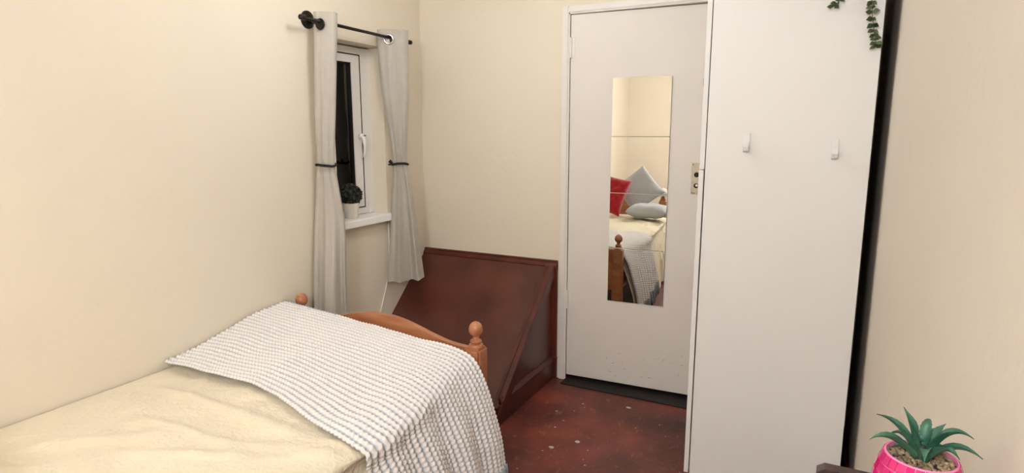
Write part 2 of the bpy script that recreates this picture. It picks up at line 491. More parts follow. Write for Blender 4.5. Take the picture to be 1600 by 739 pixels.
# mirror tiles
mx0 = (-1.002+.702)/2
names = ['topmost square mirror tile on the white door, reflecting only cream wall', 'second mirror tile from the top on the door, reflecting the cushion tops',
         'third mirror tile from the top on the door, reflecting the cream bed', 'lowest square mirror tile on the door, reflecting the fringe and floor']
MZ = [1.663, 1.367, 1.077, .785, .492]
for k in range(4):
    zt_, zb = MZ[k]-.001, MZ[k+1]+.001
    h = (zt_-zb)/2
    bm = BB(-.149, .149, -.002, .002, -h, h, bevel=.0012, seg=1)
    me_o = obj('mirror_tile', bm, M_MIRROR)
    lx = -.852 - HX
    me_o.matrix_world = DROT @ Matrix.Translation((lx, -.0055, (zt_+zb)/2)) @ Matrix.Rotation(math.radians(.4), 4, 'X')
    tag(me_o, names[k], 'mirror', 'mirror tiles stuck on the door')

# ------------------------------------------------------------------ sloping stair boxing
SX0, SX1 = XL, -1.302
SYT, SZT, SYB, SZB = YB-.001, .672, 2.365, .04    # top and foot of the slope
sb = thing('stair_boxing', 'dark mahogany sloping panelled boxing in the corner behind the bed', 'boxing', ((SX0+SX1)/2, 2.7, 0))
sl = (SZT-SZB)/(SYT-SYB)
def sz_at(y): return SZB + (y-SYB)*sl
bm = bmesh.new()
prism(bm, [(SYB, 0), (SYB, SZB), (SYT-.015, sz_at(SYT-.015)), (SYT-.015, sz_at(SYT-.015)-.04), (SYB+.04, 0)], 'x', SX0+.001, SX1-.006)
obj('slope_panel', bm, M_WOOD, sb)
def slope_strip(x0, x1, h0, h1):
    bm = bmesh.new()
    nrm = Vector((0, -sl, 1)).normalized()
    pts = []
    for y, hh in ((SYB, h0), (SYB, h1), (SYT-.02, h1), (SYT-.02, h0)):
        z = sz_at(y)
        pts.append((y + nrm.y*hh, z + nrm.z*hh))
    prism(bm, pts, 'x', x0, x1)
    bmesh.ops.bevel(bm, geom=bm.edges[:], offset=.002, segments=1, affect='EDGES')
    return bm
obj('edge_moulding', slope_strip(SX1-.052, SX1-.030, -.005, .008), M_WOODR, sb)
obj('edge_moulding', slope_strip(SX1-.028, SX1+.004, -.045, .013), M_WOODR, sb)
bm = bmesh.new()   # moulding on the wall along the top of the slope
prism(bm, [(YB, SZT-.035), (YB-.022, SZT-.035), (YB-.026, SZT-.015), (YB-.020, SZT-.006), (YB-.012, SZT+.002), (YB-.012, SZT+.012), (YB, SZT+.015)], 'x', SX0+.001, SX1+.014)
obj('top_moulding', bm, M_WOODR, sb)
bm = bmesh.new()   # triangular side panel
prism(bm, [(SYB+.03, .0), (YB-.01, 0), (YB-.01, SZT-.05), (SYB+.06, sz_at(SYB+.06)-.05)], 'x', SX1-.030, SX1-.014)
obj('side_panel', bm, M_WOOD, sb)
bm = bmesh.new()
box(bm, SX1-.016, SX1-.001, SYB+.005, YB-.012, 0, .098)
prism(bm, [(SX1-.016, .098), (SX1-.001, .098), (SX1+.003, .104), (SX1+.003, .112), (SX1-.004, .120), (SX1-.010, .132), (SX1-.016, .132)], 'y', SYB+.045, YB-.012)
obj('skirting', bm, M_WOODR, sb)
bm = bmesh.new()
box(bm, SX1-.014, SX1+.014, YB-.014, YB, 0.13, SZT-.0)
obj('corner_post', bm, M_WOODR, sb)
bm = bmesh.new(); box(bm, SX1-.006, SX1+.016, YB-.022, YB, 0, .105)
box(bm, SX1-.006, SX1+.017, YB-.025, YB, .105, .13)
bmesh.ops.bevel(bm, geom=bm.edges[:], offset=.003, segments=1, affect='EDGES')
obj('skirting_block', bm, M_WOODR, sb)

# cable down the wall under the sill
bm = bmesh.new(); tube(bm, [(XL+.004, 2.70, .903), (XL+.004, 2.70, .80), (XL+.004, 2.69, .65), (XL+.004, 2.675, .56), (XL+.004, 2.62, .43), (XL+.004, 2.56, .30), (XL+.004, 2.54, .0)], .0035, 8)
tag(obj('wall_cable', bm, M_CABLE, None, True), 'thin white cable running down the cream wall below the sill', 'cable')

# ================================================================== WARDROBE
WX0, WX1, WYN, WYF, WH = -.415, .1235, 2.30, 3.03, 2.01
wd = thing('wardrobe', 'tall white wardrobe with plain side panel beside the door', 'wardrobe', ((WX0+WX1)/2, (WYN+WYF)/2, 0))
bd = WX0+.019
obj('side_panel', BB(bd+.002, WX1, WYN, WYN+.018, 0, WH, bevel=.001, seg=1), M_WARD, wd)
obj('side_panel', BB(bd+.002, WX1, WYF-.018, WYF, 0, WH, bevel=.001, seg=1), M_WARD, wd)
obj('top_panel', BB(bd+.002, WX1, WYN+.018, WYF-.018, WH-.018, WH), M_WARD, wd)
obj('base_panel', BB(bd+.002, WX1, WYN+.018, WYF-.018, .05, .068), M_WARD, wd)
obj('plinth', BB(bd+.03, bd+.046, WYN+.018, WYF-.018, 0, .05), M_WARD, wd)
obj('back_panel', BB(WX1-.008, WX1-.003, WYN+.018, WYF-.018, .05, WH-.018), M_HARDB, wd)
d1 = obj('wardrobe_door', BB(WX0, bd-.0015, WYN+.001, WYF-.001, 1.257, WH-.004, bevel=.0012, seg=1), M_WARD, wd)
d2 = obj('wardrobe_door', BB(WX0-.0015, bd-.003, WYN+.001, WYF-.001, .052, 1.253, bevel=.0012, seg=1), M_WARD, wd)
for d, z0_ in ((d1, 1.30), (d2, 1.05)):
    bm = bmesh.new(); tube(bm, [(WX0, WYF-.06, z0_), (WX0-.025, WYF-.06, z0_), (WX0-.025, WYF-.06, z0_+.14), (WX0, WYF-.06, z0_+.14)], .005, 8)
    obj('handle', bm, M_CHROME, d, True)

def hook(x, z, label):
    y = WYN
    t = thing('wall_hook', label, 'hook', (x, y, z), 'white hooks stuck on the wardrobe')
    obj('back_plate', BB(x-.0105, x+.0105, y-.005, y, z, z+.060, bevel=.0024), M_WARD, t)
    bm = bmesh.new()
    prof = [(y-.004, z+.020), (y-.010, z+.014), (y-.018, z+.013), (y-.024, z+.018), (y-.026, z+.030), (y-.029, z+.029), (y-.030, z+.012), (y-.024, z-.002), (y-.012, z-.006), (y-.004, z-.002)]
    prism(bm, prof, 'x', x-.010, x+.010)
    bmesh.ops.bevel(bm, geom=bm.edges[:], offset=.0012, segments=1, affect='EDGES')
    obj('hook_lip', bm, M_WARD, t)
hook(-.257, 1.328, 'white adhesive hook on the wardrobe side, nearer the door')
hook(.0195, 1.308, 'white adhesive hook on the wardrobe side, nearer the beige wall')

# eucalyptus garland hanging from the wardrobe top
g = thing('eucalyptus_garland', 'trailing green eucalyptus sprigs hanging over the top of the wardrobe side', 'garland', (.05, WYN+.05, WH))
def leaf_mesh(name, L, W, bend=.15, n=6, material=None, thick=.0006):
    bm = bmesh.new()
    rows = []
    for i in range(n+1):
        u = i/n
        wv = W*math.sin(PI*min(.97, max(.06, u))**.85)/2
        x = L*u; z = bend*L*math.sin(u*PI*.6)
        rows.append([bm.verts.new((x, -wv, z+wv*.25)), bm.verts.new((x, 0, z)), bm.verts.new((x, wv, z+wv*.25))])
    for a, b in zip(rows, rows[1:]):
        for k in range(2):
            bm.faces.new((a[k], a[k+1], b[k+1], b[k]))
    r = bmesh.ops.solidify(bm, geom=bm.faces[:], thickness=thick)
    bmesh.ops.recalc_face_normals(bm, faces=bm.faces[:])
    me = bpy.data.meshes.new(name); bm.to_mesh(me); bm.free()
    for p in me.polygons: p.use_smooth = True
    me.materials.append(material)
    return me
EUCLEAF = leaf_mesh('leaf', .030, .023, .12, 6, M_EUC)
def euc_stem(pts, nl, s0=0.0):
    bm = bmesh.new(); tube(bm, pts, .0013, 6)
    st = obj('stem', bm, M_EUCS, g, True)
    P = [Vector(p) for p in pts]
    for i in range(nl):
        u = (i+.5)/nl*(len(P)-1); k = min(int(u), len(P)-2)
        p = P[k].lerp(P[k+1], u-k); d = (P[k+1]-P[k]).normalized()
        for side in (-1, 1):
            a = rnd.uniform(-.5, .5) + (0 if i % 2 else .7)
            sd = Vector((side*math.cos(a), -abs(math.sin(a))*.7-.05, 0))
            x = (sd + d*rnd.uniform(.0, .7) + Vector((0, 0, rnd.uniform(-.25, .25)))).normalized()
            zax = Vector((rnd.uniform(-.5, .5), -.9, rnd.uniform(-.2, .7)))
            yax = zax.cross(x).normalized(); zax = x.cross(yax)
            s = rnd.uniform(.62, 1.0)*(1.05-.35*i/nl)
            mtx = Matrix(((x.x*s, yax.x*s, zax.x*s, p.x), (x.y*s, yax.y*s, zax.y*s, p.y), (x.z*s, yax.z*s, zax.z*s, p.z), (0, 0, 0, 1)))
            place('leaf', EUCLEAF, st, mtx)
yh = WYN-.016
euc_stem([(.07, WYN+.12, WH+.012), (.078, WYN+.02, WH+.016), (.080, yh, WH-.01), (.080, yh, 1.90), (.083, yh, 1.80), (.089, yh, 1.755), (.097, yh, 1.705), (.106, yh, 1.668), (.108, yh, 1.652)], 22)
euc_stem([(-.0, WYN+.12, WH+.012), (.02, WYN+.02, WH+.016), (.028, yh, WH-.01), (.028, yh, 1.90), (.015, yh, 1.83), (-.010, yh, 1.796), (-.028, yh, 1.783)], 17)
euc_stem([(-.2, WYN+.14, WH+.012), (-.1, WYN+.10, WH+.02), (0, WYN+.12, WH+.012), (.09, WYN+.1, WH+.02)], 8)

# ================================================================== CURTAINS
rod = thing('curtain_rod', 'black metal curtain rod over the small window', 'curtain rod', (-2.082, 2.45, 1.88))
RX = -2.082
def rz(y): return 1.8855 - (y-2.055)*.0142
bm = bmesh.new(); tube(bm, [(RX, 2.04, rz(2.04)), (RX, 2.815, rz(2.815))], .0075, 14); obj('pole', bm, M_BLACK, rod, True)
bm = bmesh.new(); tube(bm, [(RX, 2.028, rz(2.03)), (RX, 2.032, rz(2.03)), (RX, 2.062, rz(2.06))], [.007, .0115, .0115], 14); obj('end_cap', bm, M_BLACK, rod, 'auto')
bm = bmesh.new(); tube(bm, [(RX, 2.805, rz(2.81)), (RX, 2.810, rz(2.81)), (RX, 2.828, rz(2.82)), (RX, 2.834, rz(2.83))], [.008, .0115, .0115, .007], 14); obj('end_cap', bm, M_BLACK, rod, 'auto')
for by in (2.150, 2.80):
    zc = rz(by)+.004
    bm = bmesh.new(); lathe(bm, [(.040, XL), (.040, XL+.006), (.034, XL+.010)], (0, by+.022, zc+.014), 28, 'x'); fl = obj('wall_flange', bm, M_BLACK, rod, 'auto') if by < 2.5 else bm.free()
    if by < 2.5:
        bm = bmesh.new(); tube(bm, [(XL+.005, by+.02, zc+.010), (RX, by, zc-.018)], .008, 10); obj('bracket_arm', bm, M_BLACK, rod, True)
        bm = bmesh.new()   # open cup holding the pole
        for s in range(9):
            pass
        pts = [(RX + .016*math.cos(a), by, rz(by) + .016*math.sin(a)) for a in [PI*(1-.08) + (PI*1.16)*k/10 for k in range(11)]]
        tube(bm, pts, .005, 8)
        lathe(bm, [(.024, -.005), (.026, 0), (.024, .005)], (RX, by, rz(by)-.012), 22, 'y')
        obj('bracket_cup', bm, M_BLACK, rod, 'auto')

def interp(tab, z):
    if z >= tab[0][0]: return tab[0][1:]
    for a, b in zip(tab, tab[1:]):
        if a[0] >= z >= b[0]:
            u = (a[0]-z)/(a[0]-b[0])
            # smooth in-between
            return tuple(p+(q-p)*u for p, q in zip(a[1:], b[1:]))
    return tab[-1][1:]

LT = [(1.926, -2.100, 2.206, .052), (1.703, -2.100, 2.190, .049), (1.470, -2.110, 2.181, .047), (1.306, -2.120, 2.182, .041), (1.237, -2.120, 2.180, .040),
      (1.170, -2.120, 2.181, .048), (1.078, -2.120, 2.183, .058), (.985, -2.115, 2.181, .069), (.862, -2.110, 2.169, .074), (.674, -2.110, 2.155, .076), (.532, -2.110, 2.148, .078)]
RT = [(1.914, -2.090, 2.682, .081), (1.748, -2.090, 2.682, .078), (1.582, -2.090, 2.688, .071), (1.396, -2.090, 2.703, .050), (1.219, -2.090, 2.708, .039),
      (1.062, -2.090, 2.721, .056), (.881, -2.090, 2.725, .073), (.697, -2.090, 2.727, .092), (.563, -2.090, 2.729, .105)]

def curtain(tab, e1, ztop, zbot, ztie, label, seed, folds, flat, bot_fn, dep_top):
    e1 = Vector((e1[0], e1[1], 0)).normalized()
    e2 = Vector((e1.y, -e1.x, 0))          # towards the room/camera
    c = interp(tab, ztie)
    t = thing('curtain', label, 'curtain', (c[0], c[1], zbot), 'grey eyelet curtains at the window')
    NU, NZ = 120, 110
    bm = bmesh.new()
    rows = []
    rr = random.Random(seed)
    ph = [rr.uniform(0, 6.28) for _ in range(6)]
    for j in range(NZ+1):
        v = j/NZ
        row = []
        for i in range(NU):
            a = 2*PI*i/NU
            zb = zbot + bot_fn(math.cos(a))
            z = ztop + (zb-ztop)*v
            X, Y, hw = interp(tab, z)
            near = math.exp(-((z-ztie)/.05)**2)
            low = smooth01(ztie-.02, zbot, z); top = smooth01(ztie+.05, ztop, z)
            dep = (.030 + .014*low + dep_top*top)*(1-.2*near)
            # rounded-box cross-section
            ex = .55
            ca, sa = math.cos(a), math.sin(a)
            s = math.copysign(abs(ca)**ex, ca)
            d = math.copysign(abs(sa)**ex, sa)
            front = 1 if sa > 0 else .6
            amp = (.006 + .020*low)*(1-.5*near)*(1-flat*top)
            f = math.sin(folds*s*PI + ph[0] + low*.6*math.sin(s*2+ph[1])) + .45*math.sin(folds*2.1*s*PI + ph[2] + v*1.5)
            # pinched gathers around the tie
            gth = .004*math.exp(-abs(z-ztie)/.12)*math.sin(s*14+ph[3])
            wr = .0035*noise.noise(Vector((s*3+seed, z*9, d*2)))
            off = d*dep + (amp*f*abs(sa)**.7)*front + gth*d + wr
            p = Vector((X, Y, z)) + e1*(hw*s) + e2*off
            if p.x < XL+.012: p.x = XL+.012
            row.append(bm.verts.new(p))
        rows.append(row)
    for a, b in zip(rows, rows[1:]):
        for k in range(NU):
            bm.faces.new((a[k], a[(k+1) % NU], b[(k+1) % NU], b[k]))
    # gently closed top
    ctr = [bm.verts.new(sum((v.co for v in rows[0]), Vector())/NU - Vector((0, 0, .006)))]
    for k in range(NU):
        bm.faces.new((rows[0][(k+1) % NU], rows[0][k], ctr[0]))
    obj('curtain_cloth', bm, M_CURT, t, 'auto')
    # tie band around the gathered waist
    bm = bmesh.new()
    X, Y, hw = interp(tab, ztie)
    pts = []
    n = 40
    for k in range(n+1):
        a = 2*PI*k/n
        ca, sa = math.cos(a), math.sin(a)
        s = math.copysign(abs(ca)**.6, ca); d = math.copysign(abs(sa)**.6, sa)
        p = Vector((X, Y, ztie + .004*math.sin(a*2+seed))) + e1*((hw+.004)*s) + e2*(d*.037)
        p.x = max(p.x, XL+.010)
        pts.append(p)
    tube(bm, pts, .0062, 8)
    obj('tie_band', bm, M_TIE, t, True)
    return t, e1, e2

tl, e1l, e2l = curtain(LT, (.80, .60), 1.93, .532, 1.237, 'light grey curtain tied in black, nearer the bed, left of the window glass', 3, 1.6, .9, lambda s: -.012*s, .012)
tr, e1r, e2r = curtain(RT, (.79, .61), 1.918, .563, 1.219, 'light grey curtain with a silver eyelet ring, tied in black, by the room corner', 5, 1.9, .6, lambda s: .01*s, .008)
# knot bow of the corner curtain tie
bm = bmesh.new()
X, Y, hw = interp(RT, 1.219)
kp = Vector((X, Y, 1.222)) + e1r*(-hw-.004) + e2r*.012
for q in ((-.018, .008, .010), (-.020, .0, -.006), (-.012, .01, .018)):
    tube(bm, [kp, kp + e1r*q[0]*.6 + e2r*.006 + Vector((0, 0, q[2]*.8)), kp + e1r*q[0] + e2r*.004 + Vector((0, 0, q[2]))], [.006, .0055, .004], 8)
obj('tie_knot', bm, M_TIE, tr, True)
# eyelets
def eyelet(t, e1, e2, tab, s, z, front, ring_m):
    X, Y, hw = interp(tab, z)
    c = Vector((X, Y, z)) + e1*s + e2*front
    bm = bmesh.new()
    n = 28
    R0, R1 = .0175, .0275
    prof = [(R0, -.002), (R0, .003), ((R0+R1)/2, .006), (R1, .003), (R1, -.002)]
    rings = []
    for k in range(n):
        a = 2*PI*k/n
        rings.append([bm.verts.new(c + (e1*math.cos(a) + Vector((0, 0, 1))*math.sin(a))*r + e2*h) for r, h in prof])
    for k in range(n):
        for i in range(len(prof)):
            bm.faces.new((rings[k][i], rings[(k+1) % n][i], rings[(k+1) % n][(i+1) % len(prof)], rings[k][(i+1) % len(prof)]))
    er = obj('eyelet_ring', bm, ring_m, t, True)
    bm = bmesh.new()
    n = 24
    A = [bm.verts.new(c + (e1*math.cos(2*PI*k/n) + Vector((0, 0, 1))*math.sin(2*PI*k/n))*R0 - e2*.001) for k in range(n)]
    bm.faces.new(A)
    obj('eyelet_opening', bm, M_DARK, er)
eyelet(tr, e1r, e2r, RT, -.022, 1.868, .040, M_CHROME)

# ================================================================== TOPIARY ON THE SILL
px, py, pz = -2.222, 2.452, .943
tp = thing('topiary_plant', 'small dark green ball plant in a white pot on the window sill', 'plant', (px, py, pz))
bm = bmesh.new()
lathe(bm, [(.030, 0), (.034, .004), (.042, .075), (.042, .080), (.038, .080), (.036, .066), (.002, .066)], (px, py, pz), 28)
obj('pot', bm, M_POTW, tp, 'auto')
bm = bmesh.new()
rr = random.Random(11)
cc = Vector((px, py, pz+.122))
bmesh.ops.create_icosphere(bm, subdivisions=2, radius=.048, matrix=Matrix.Translation(cc))
for i in range(520):
    zc_ = rr.uniform(-.85, 1); a = rr.uniform(0, 2*PI); r_ = math.sqrt(1-zc_*zc_)
    d = Vector((r_*math.cos(a), r_*math.sin(a), zc_))
    p = cc + d*rr.uniform(.046, .058)
    tng = d.cross(Vector((rr.uniform(-1, 1), rr.uniform(-1, 1), rr.uniform(-1, 1)))).normalized()
    ax = (d*.8 + tng*rr.uniform(.2, .9)).normalized(); b = ax.cross(d).normalized()
    if b.length < .1: continue
    L, W = rr.uniform(.010, .016), rr.uniform(.005, .008)
    vs = [bm.verts.new(p - ax*L*.4), bm.verts.new(p + b*W + d*.001), bm.verts.new(p + ax*L*.7), bm.verts.new(p - b*W + d*.001)]
    bm.faces.new(vs)
tag(obj('foliage', bm, M_LEAFD, tp, False, recalc=False), kind='stuff')

# ================================================================== BED
PXL, PXR, PYF, PYH = -2.120, -1.182, 1.978, -.065
bed = thing('pine_bed', 'orange pine single bed with ball finials and arched footboard', 'bed', (-1.65, .95, 0))
def post(x, y, ztop_sq):
    bm = bmesh.new()
    h = .036
    box(bm, x-h, x+h, y-h, y+h, 0, ztop_sq)
    ed = [e for e in bm.edges if all(abs(v.co.z-ztop_sq) < 1e-6 for v in e.verts)] + [e for e in bm.edges if abs(e.verts[0].co.z-e.verts[1].co.z) > .1]
    bmesh.ops.bevel(bm, geom=ed, offset=.010, segments=2, affect='EDGES')
    o = obj('post', bm, M_PINE, bed, 'auto')
    bm = bmesh.new()
    z = ztop_sq
    prof = [(.029, -.002), (.030, .004), (.027, .010), (.020, .013), (.021, .018), (.024, .022), (.021, .027), (.0135, .031), (.012, .037), (.0135, .043)]
    ball = [(.0285*math.sin(a)*(1.0 if a < PI/2 else .98), .070 - .029*math.cos(a)*(1 if a < PI/2 else 1.12)) for a in [PI*k/12 for k in range(2, 12)]]
    prof += ball + [(.002, .1025)]
    lathe(bm, prof, (x, y, z), 24)
    obj('finial', bm, M_PINE, o, 'auto')
    return o
post(PXL, PYF, .555); post(PXR, PYF, .555); post(PXL, PYH, .66); hp = post(PXR, PYH, .66)
def arched_board(y, zbase, zend, zpeak, name):
    bm = bmesh.new()
    n = 40
    x0, x1 = PXL+.03, PXR-.03
    topp = []
    for k in range(n+1):
        u = k/n; x = x0+(x1-x0)*u
        q = 1-abs(2*u-1)
        topp.append((x, zend + (zpeak-zend)*smooth01(.06, .92, q)))
    prism(bm, [(x0, zbase)] + topp + [(x1, zbase)], 'y', y-.0125, y+.0125)
    ed = [e for e in bm.edges if max(v.co.z for v in e.verts) > zend-.001 and abs(e.verts[0].co.y-e.verts[1].co.y) < 1e-6]
    bmesh.ops.bevel(bm, geom=ed, offset=.005, segments=2, affect='EDGES')
    return obj(name, bm, M_PINE, bed, 'auto')
arched_board(PYF, .25, .549, .624, 'footboard')
arched_board(PYH, .25, .60, .68, 'headboard')
for x in (PXL, PXR):
    obj('side_rail', BB(x-.012, x+.012, PYH+.03, PYF-.03, .23, .35, bevel=.003), M_PINE, bed)
for k in range(11):
    y = .08 + k*.17
    obj('bed_slat', BB(PXL+.014, PXR-.014, y, y+.07, .235, .252), M_PINE, bed)

obj_m = obj('mattress', BB(PXL+.016, PXR-.016, PYH+.035, PYF-.045, .254, .462, bevel=.03, seg=3), M_MATT, None, 'auto')
tag(obj_m, 'pale single mattress on the pine bed under the cream cover', 'mattress')

# --- surface of the made bed
def ztop_fn(x, y):
    a = max(0, min(1.05, (x+2.165)/.9))
    near = .521 + .020*math.sin(PI*a*.85)
    foot = .612 - .068*a
    wv = smooth01(1.30, 1.92, y)
    return near + (foot-near)*wv
PROF = [(-1.265, .0), (-1.215, -.010), (-1.171, -.030), (-1.140, -.075), (-1.109, -.142), (-1.067, -.265), (-1.045, -.367), (-1.030, -.47)]
def section(y):
    """list of (x, z) from the wall to the hanging edge at this y"""
    sh = .085*(1-smooth01(1.25, 1.90, y))
    pts = []
    xe = -1.265+sh
    n = 24
    for k in range(n):
        x = -2.176 + (xe+2.163)*k/n
        pts.append((x, ztop_fn(x, y)))
    ze = ztop_fn(xe, y)
    comp = 1-.45*(1-smooth01(1.25, 1.90, y))    # less flare nearer the head
    for x, dz in PROF:
        pts.append((xe + (x+1.265)*(1 if dz > -.05 else comp + (1-comp)*.42), ze+dz))
    return pts
def smooth_path(pts, n):
    # Catmull-Rom, then even arc-length steps
    P = [Vector((p[0], 0, p[1])) for p in pts]
    fine = []
    for i in range(len(P)-1):
        p0, p1, p2, p3 = P[max(i-1, 0)], P[i], P[i+1], P[min(i+2, len(P)-1)]
        for s in range(4):
            t = s/4
            fine.append(.5*((2*p1) + (p2-p0)*t + (2*p0-5*p1+4*p2-p3)*t*t + (3*p1-p0-3*p2+p3)*t**3))
    fine.append(P[-1])
    cum = [0]
    for a, b in zip(fine, fine[1:]): cum.append(cum[-1]+(b-a).length)
    out = []; j = 0
    for k in range(n+1):
        s = cum[-1]*k/n
        while j < len(cum)-2 and cum[j+1] < s: j += 1
        u = (s-cum[j])/max(1e-9, cum[j+1]-cum[j])
        out.append(fine[j].lerp(fine[j+1], u))
    return out, cum[-1]

# --- duvet
def seg_dist(p, a, b):
    ax, ay = a; bx, by = b
    dx, dy = bx-ax, by-ay
    u = max(0, min(1, ((p[0]-ax)*dx+(p[1]-ay)*dy)/(dx*dx+dy*dy)))
    return math.hypot(p[0]-ax-u*dx, p[1]-ay-u*dy), u
CREASES = [((-2.03, 1.20), (-1.62, 1.18), .007, .020), ((-1.62, 1.18), (-1.21, 1.17), .010, .030), ((-1.21, 1.17), (-1.06, 1.22), .008, .022),
           ((-1.80, 1.02), (-1.44, 1.04), .006, .018), ((-1.44, 1.04), (-1.10, 1.16), .008, .03), ((-1.30, 1.0), (-1.10, 1.18), .007, .02),
           ((-1.62, .88), (-1.30, 1.04), .006, .02), ((-1.95, 1.38), (-1.80, 1.20), .005, .02), ((-1.92, .80), (-1.60, 1.0), .006, .03),
           ((-1.12, .9), (-1.08, 1.2), .009, .018), ((-1.2, .6), (-1.12, 1.1), .008, .03), ((-1.8, .5), (-1.3, .8), .008, .04), ((-1.4, .3), (-1.15, .7), .008, .04)]
NY, NT = 260, 200
Y0, Y1 = 0.03, 1.925
bm = bmesh.new()
grid = []
for j in range(NY+1):
    y = Y0 + (Y1-Y0)*j/NY
    pts, L = smooth_path(section(y), NT)
    row = []
    for i in range(NT+1):
        p = pts[i]
        q = pts[min(i+1, NT)] - pts[max(i-1, 0)]
        nrm = Vector((-q.z, 0, q.x)).normalized()
        s = i/NT
        # wrinkles
        tx = L*s - 2.163
        h = 0
        for a, b, am, wd_ in CREASES:
            d, u = seg_dist((tx, y), a, b)
            if d < wd_*3:
                sgn = 1
                h += 1.5*am*math.exp(-(d/wd_)**2)*math.sin(PI*min(1, max(0.08, u*.9+.08)))**.5
        nv = Vector((tx*2.2, y*3.0, 1.7))
        h += .012*noise.noise(nv) + .006*noise.noise(nv*2.7+Vector((5, 0, 0)))
        rv = abs(noise.noise(Vector((tx*5+y*2.2, y*7-tx*3, 4))))
        h += .0055*(1-min(1, rv*3.2))
        rv = abs(noise.noise(Vector((tx*11-y*5, y*9+tx*6, 9))))
        h += .0024*(1-min(1, rv*3.2))
        # hanging folds on the side
        hang = smooth01(.80, .97, s)
        h += hang*.014*math.sin(y*31+math.sin(y*9)*1.5)
        fade = smooth01(0, .05, s)*(1-smooth01(1.30, 1.42, y)*.85)
        h = h*fade
        pt = Vector((p.x, y, p.z)) + nrm*(h-.016)
        if hang: pt.y += hang*.0
        endf = smooth01(1.86, 1.925, y) + smooth01(.09, .03, y)
        pt.z -= .045*endf
        row.append(bm.verts.new(pt))
    grid.append(row)
for a, b in zip(grid, grid[1:]):
    for k in range(NT):
        bm.faces.new((a[k], b[k], b[k+1], a[k+1]))
bmesh.ops.recalc_face_normals(bm, faces=bm.faces[:])
dv = obj('duvet', bm, M_DUVET, None, True)
sm = dv.modifiers.new('thick', 'SOLIDIFY'); sm.thickness = .008; sm.offset = -1
tag(dv, 'cream crumpled duvet cover spread over the bed', 'duvet')

# --- knitted throw with raised rows
NR = 27                # knitted rows
PER = 7                # verts across one row
BOB = .0165
bm = bmesh.new()
yarn = bm.verts.layers.float.new('yarn')
STEP = .00275
def near_edge(s):      # s arc length from wall
    return 1.338 - .012*smooth01(0, .3, s) - .13*smooth01(.45, 1.05, s) + .05*smooth01(1.05, 1.4, s)
FAR = 1.937
NTT = 524
secs = {}
def sec_at(y):
    k = round(y*250)
    if k not in secs: secs[k] = smooth_path(section(k/250), 360)
    return secs[k]
rows = []
LEN = NTT*STEP
bottoms = []
for r in range(NR):
    for c in range(PER if r < NR-1 else PER+1):
        v = (r + c/PER)/NR
        uu = c/PER
        row = []
        for i in range(NTT+1):
            s = i*STEP
            ne = near_edge(s)
            y = ne + (FAR-ne)*v
            ph = s/BOB*PI + (PI/2 if r % 2 else 0)
            yw = y + .0024*math.sin(2*ph)
            pts, L = sec_at(y)
            f = min(1, s/L)*360; k = min(int(f), 359)
            p = pts[k].lerp(pts[k+1], f-k)
            tg = (pts[k+1]-pts[k]).normalized()
            nrm = Vector((-tg.z, 0, tg.x))
            # white ridge occupies the first 72 % of the row, blue channel the rest
            if c in (6,):
                h = .0; col = 0.0
            elif c == 0 or c == 5:
                h = .0018 + .0016*abs(math.sin(ph)); col = (.75 if c == 0 else .50)*(.75 + .25*abs(math.sin(ph)))
            else:
                h = (.0056 + .0040*abs(math.sin(ph)))*math.sin(PI*(uu+.06)/.84); col = 1.0
            if r == NR-1 and s < .32 and c > 1: col = .12
            big = .008*noise.noise(Vector((s*4, y*5, 3))) + .004*noise.noise(Vector((s*9, y*9, 8)))
            hang = smooth01(.98, 1.3, s)
            big += hang*.012*math.sin(y*34+1)*(1-smooth01(1.75, 1.93, y)*.6)
            lift = .010 + big
            pt = Vector((p.x, yw, p.z)) + nrm*(h+lift)
            if pt.x < XL+.010: pt.x = XL+.010
            vert = bm.verts.new(pt); vert[yarn] = col
            row.append(vert)
        rows.append(row)
        if c == 2: bottoms.append((row[-1].co.copy(), (row[-1].co-row[-4].co).normalized()))
for a, b in zip(rows, rows[1:]):
    for k in range(NTT):
        bm.faces.new((a[k], b[k], b[k+1], a[k+1]))
bmesh.ops.recalc_face_normals(bm, faces=bm.faces[:])
th = thing('knitted_throw', 'white and blue-grey chunky knitted throw with tassels over the foot of the bed', 'throw', (-1.6, 1.65, .55))
tc_ = obj('knitted_cloth', bm, M_THROW, th, True)
sm = tc_.modifiers.new('thick', 'SOLIDIFY'); sm.thickness = .005; sm.offset = -1
rr = random.Random(21)
for (p, d) in bottoms:
    for q in (0, 1):
        bm = bmesh.new()
        bp_ = p + Vector((0, (-.006 if q else .006), .004))
        for k in range(5):
            o = Vector((rr.uniform(-.004, .004), rr.uniform(-.005, .005), 0))
            L = rr.uniform(.085, .11)
            pts = [bp_ + o*.3, bp_ + o + Vector((.001, rr.uniform(-.002, .002), -.3*L)), bp_ + o*1.3 + Vector((.003, rr.uniform(-.004, .004), -.65*L)), bp_ + o*1.5 + Vector((.004, rr.uniform(-.006, .006), -L))]
            tube(bm, pts, [.0028, .0026, .0024, .0014], 5)
        obj('tassel', bm, M_FRINGE, th, True)

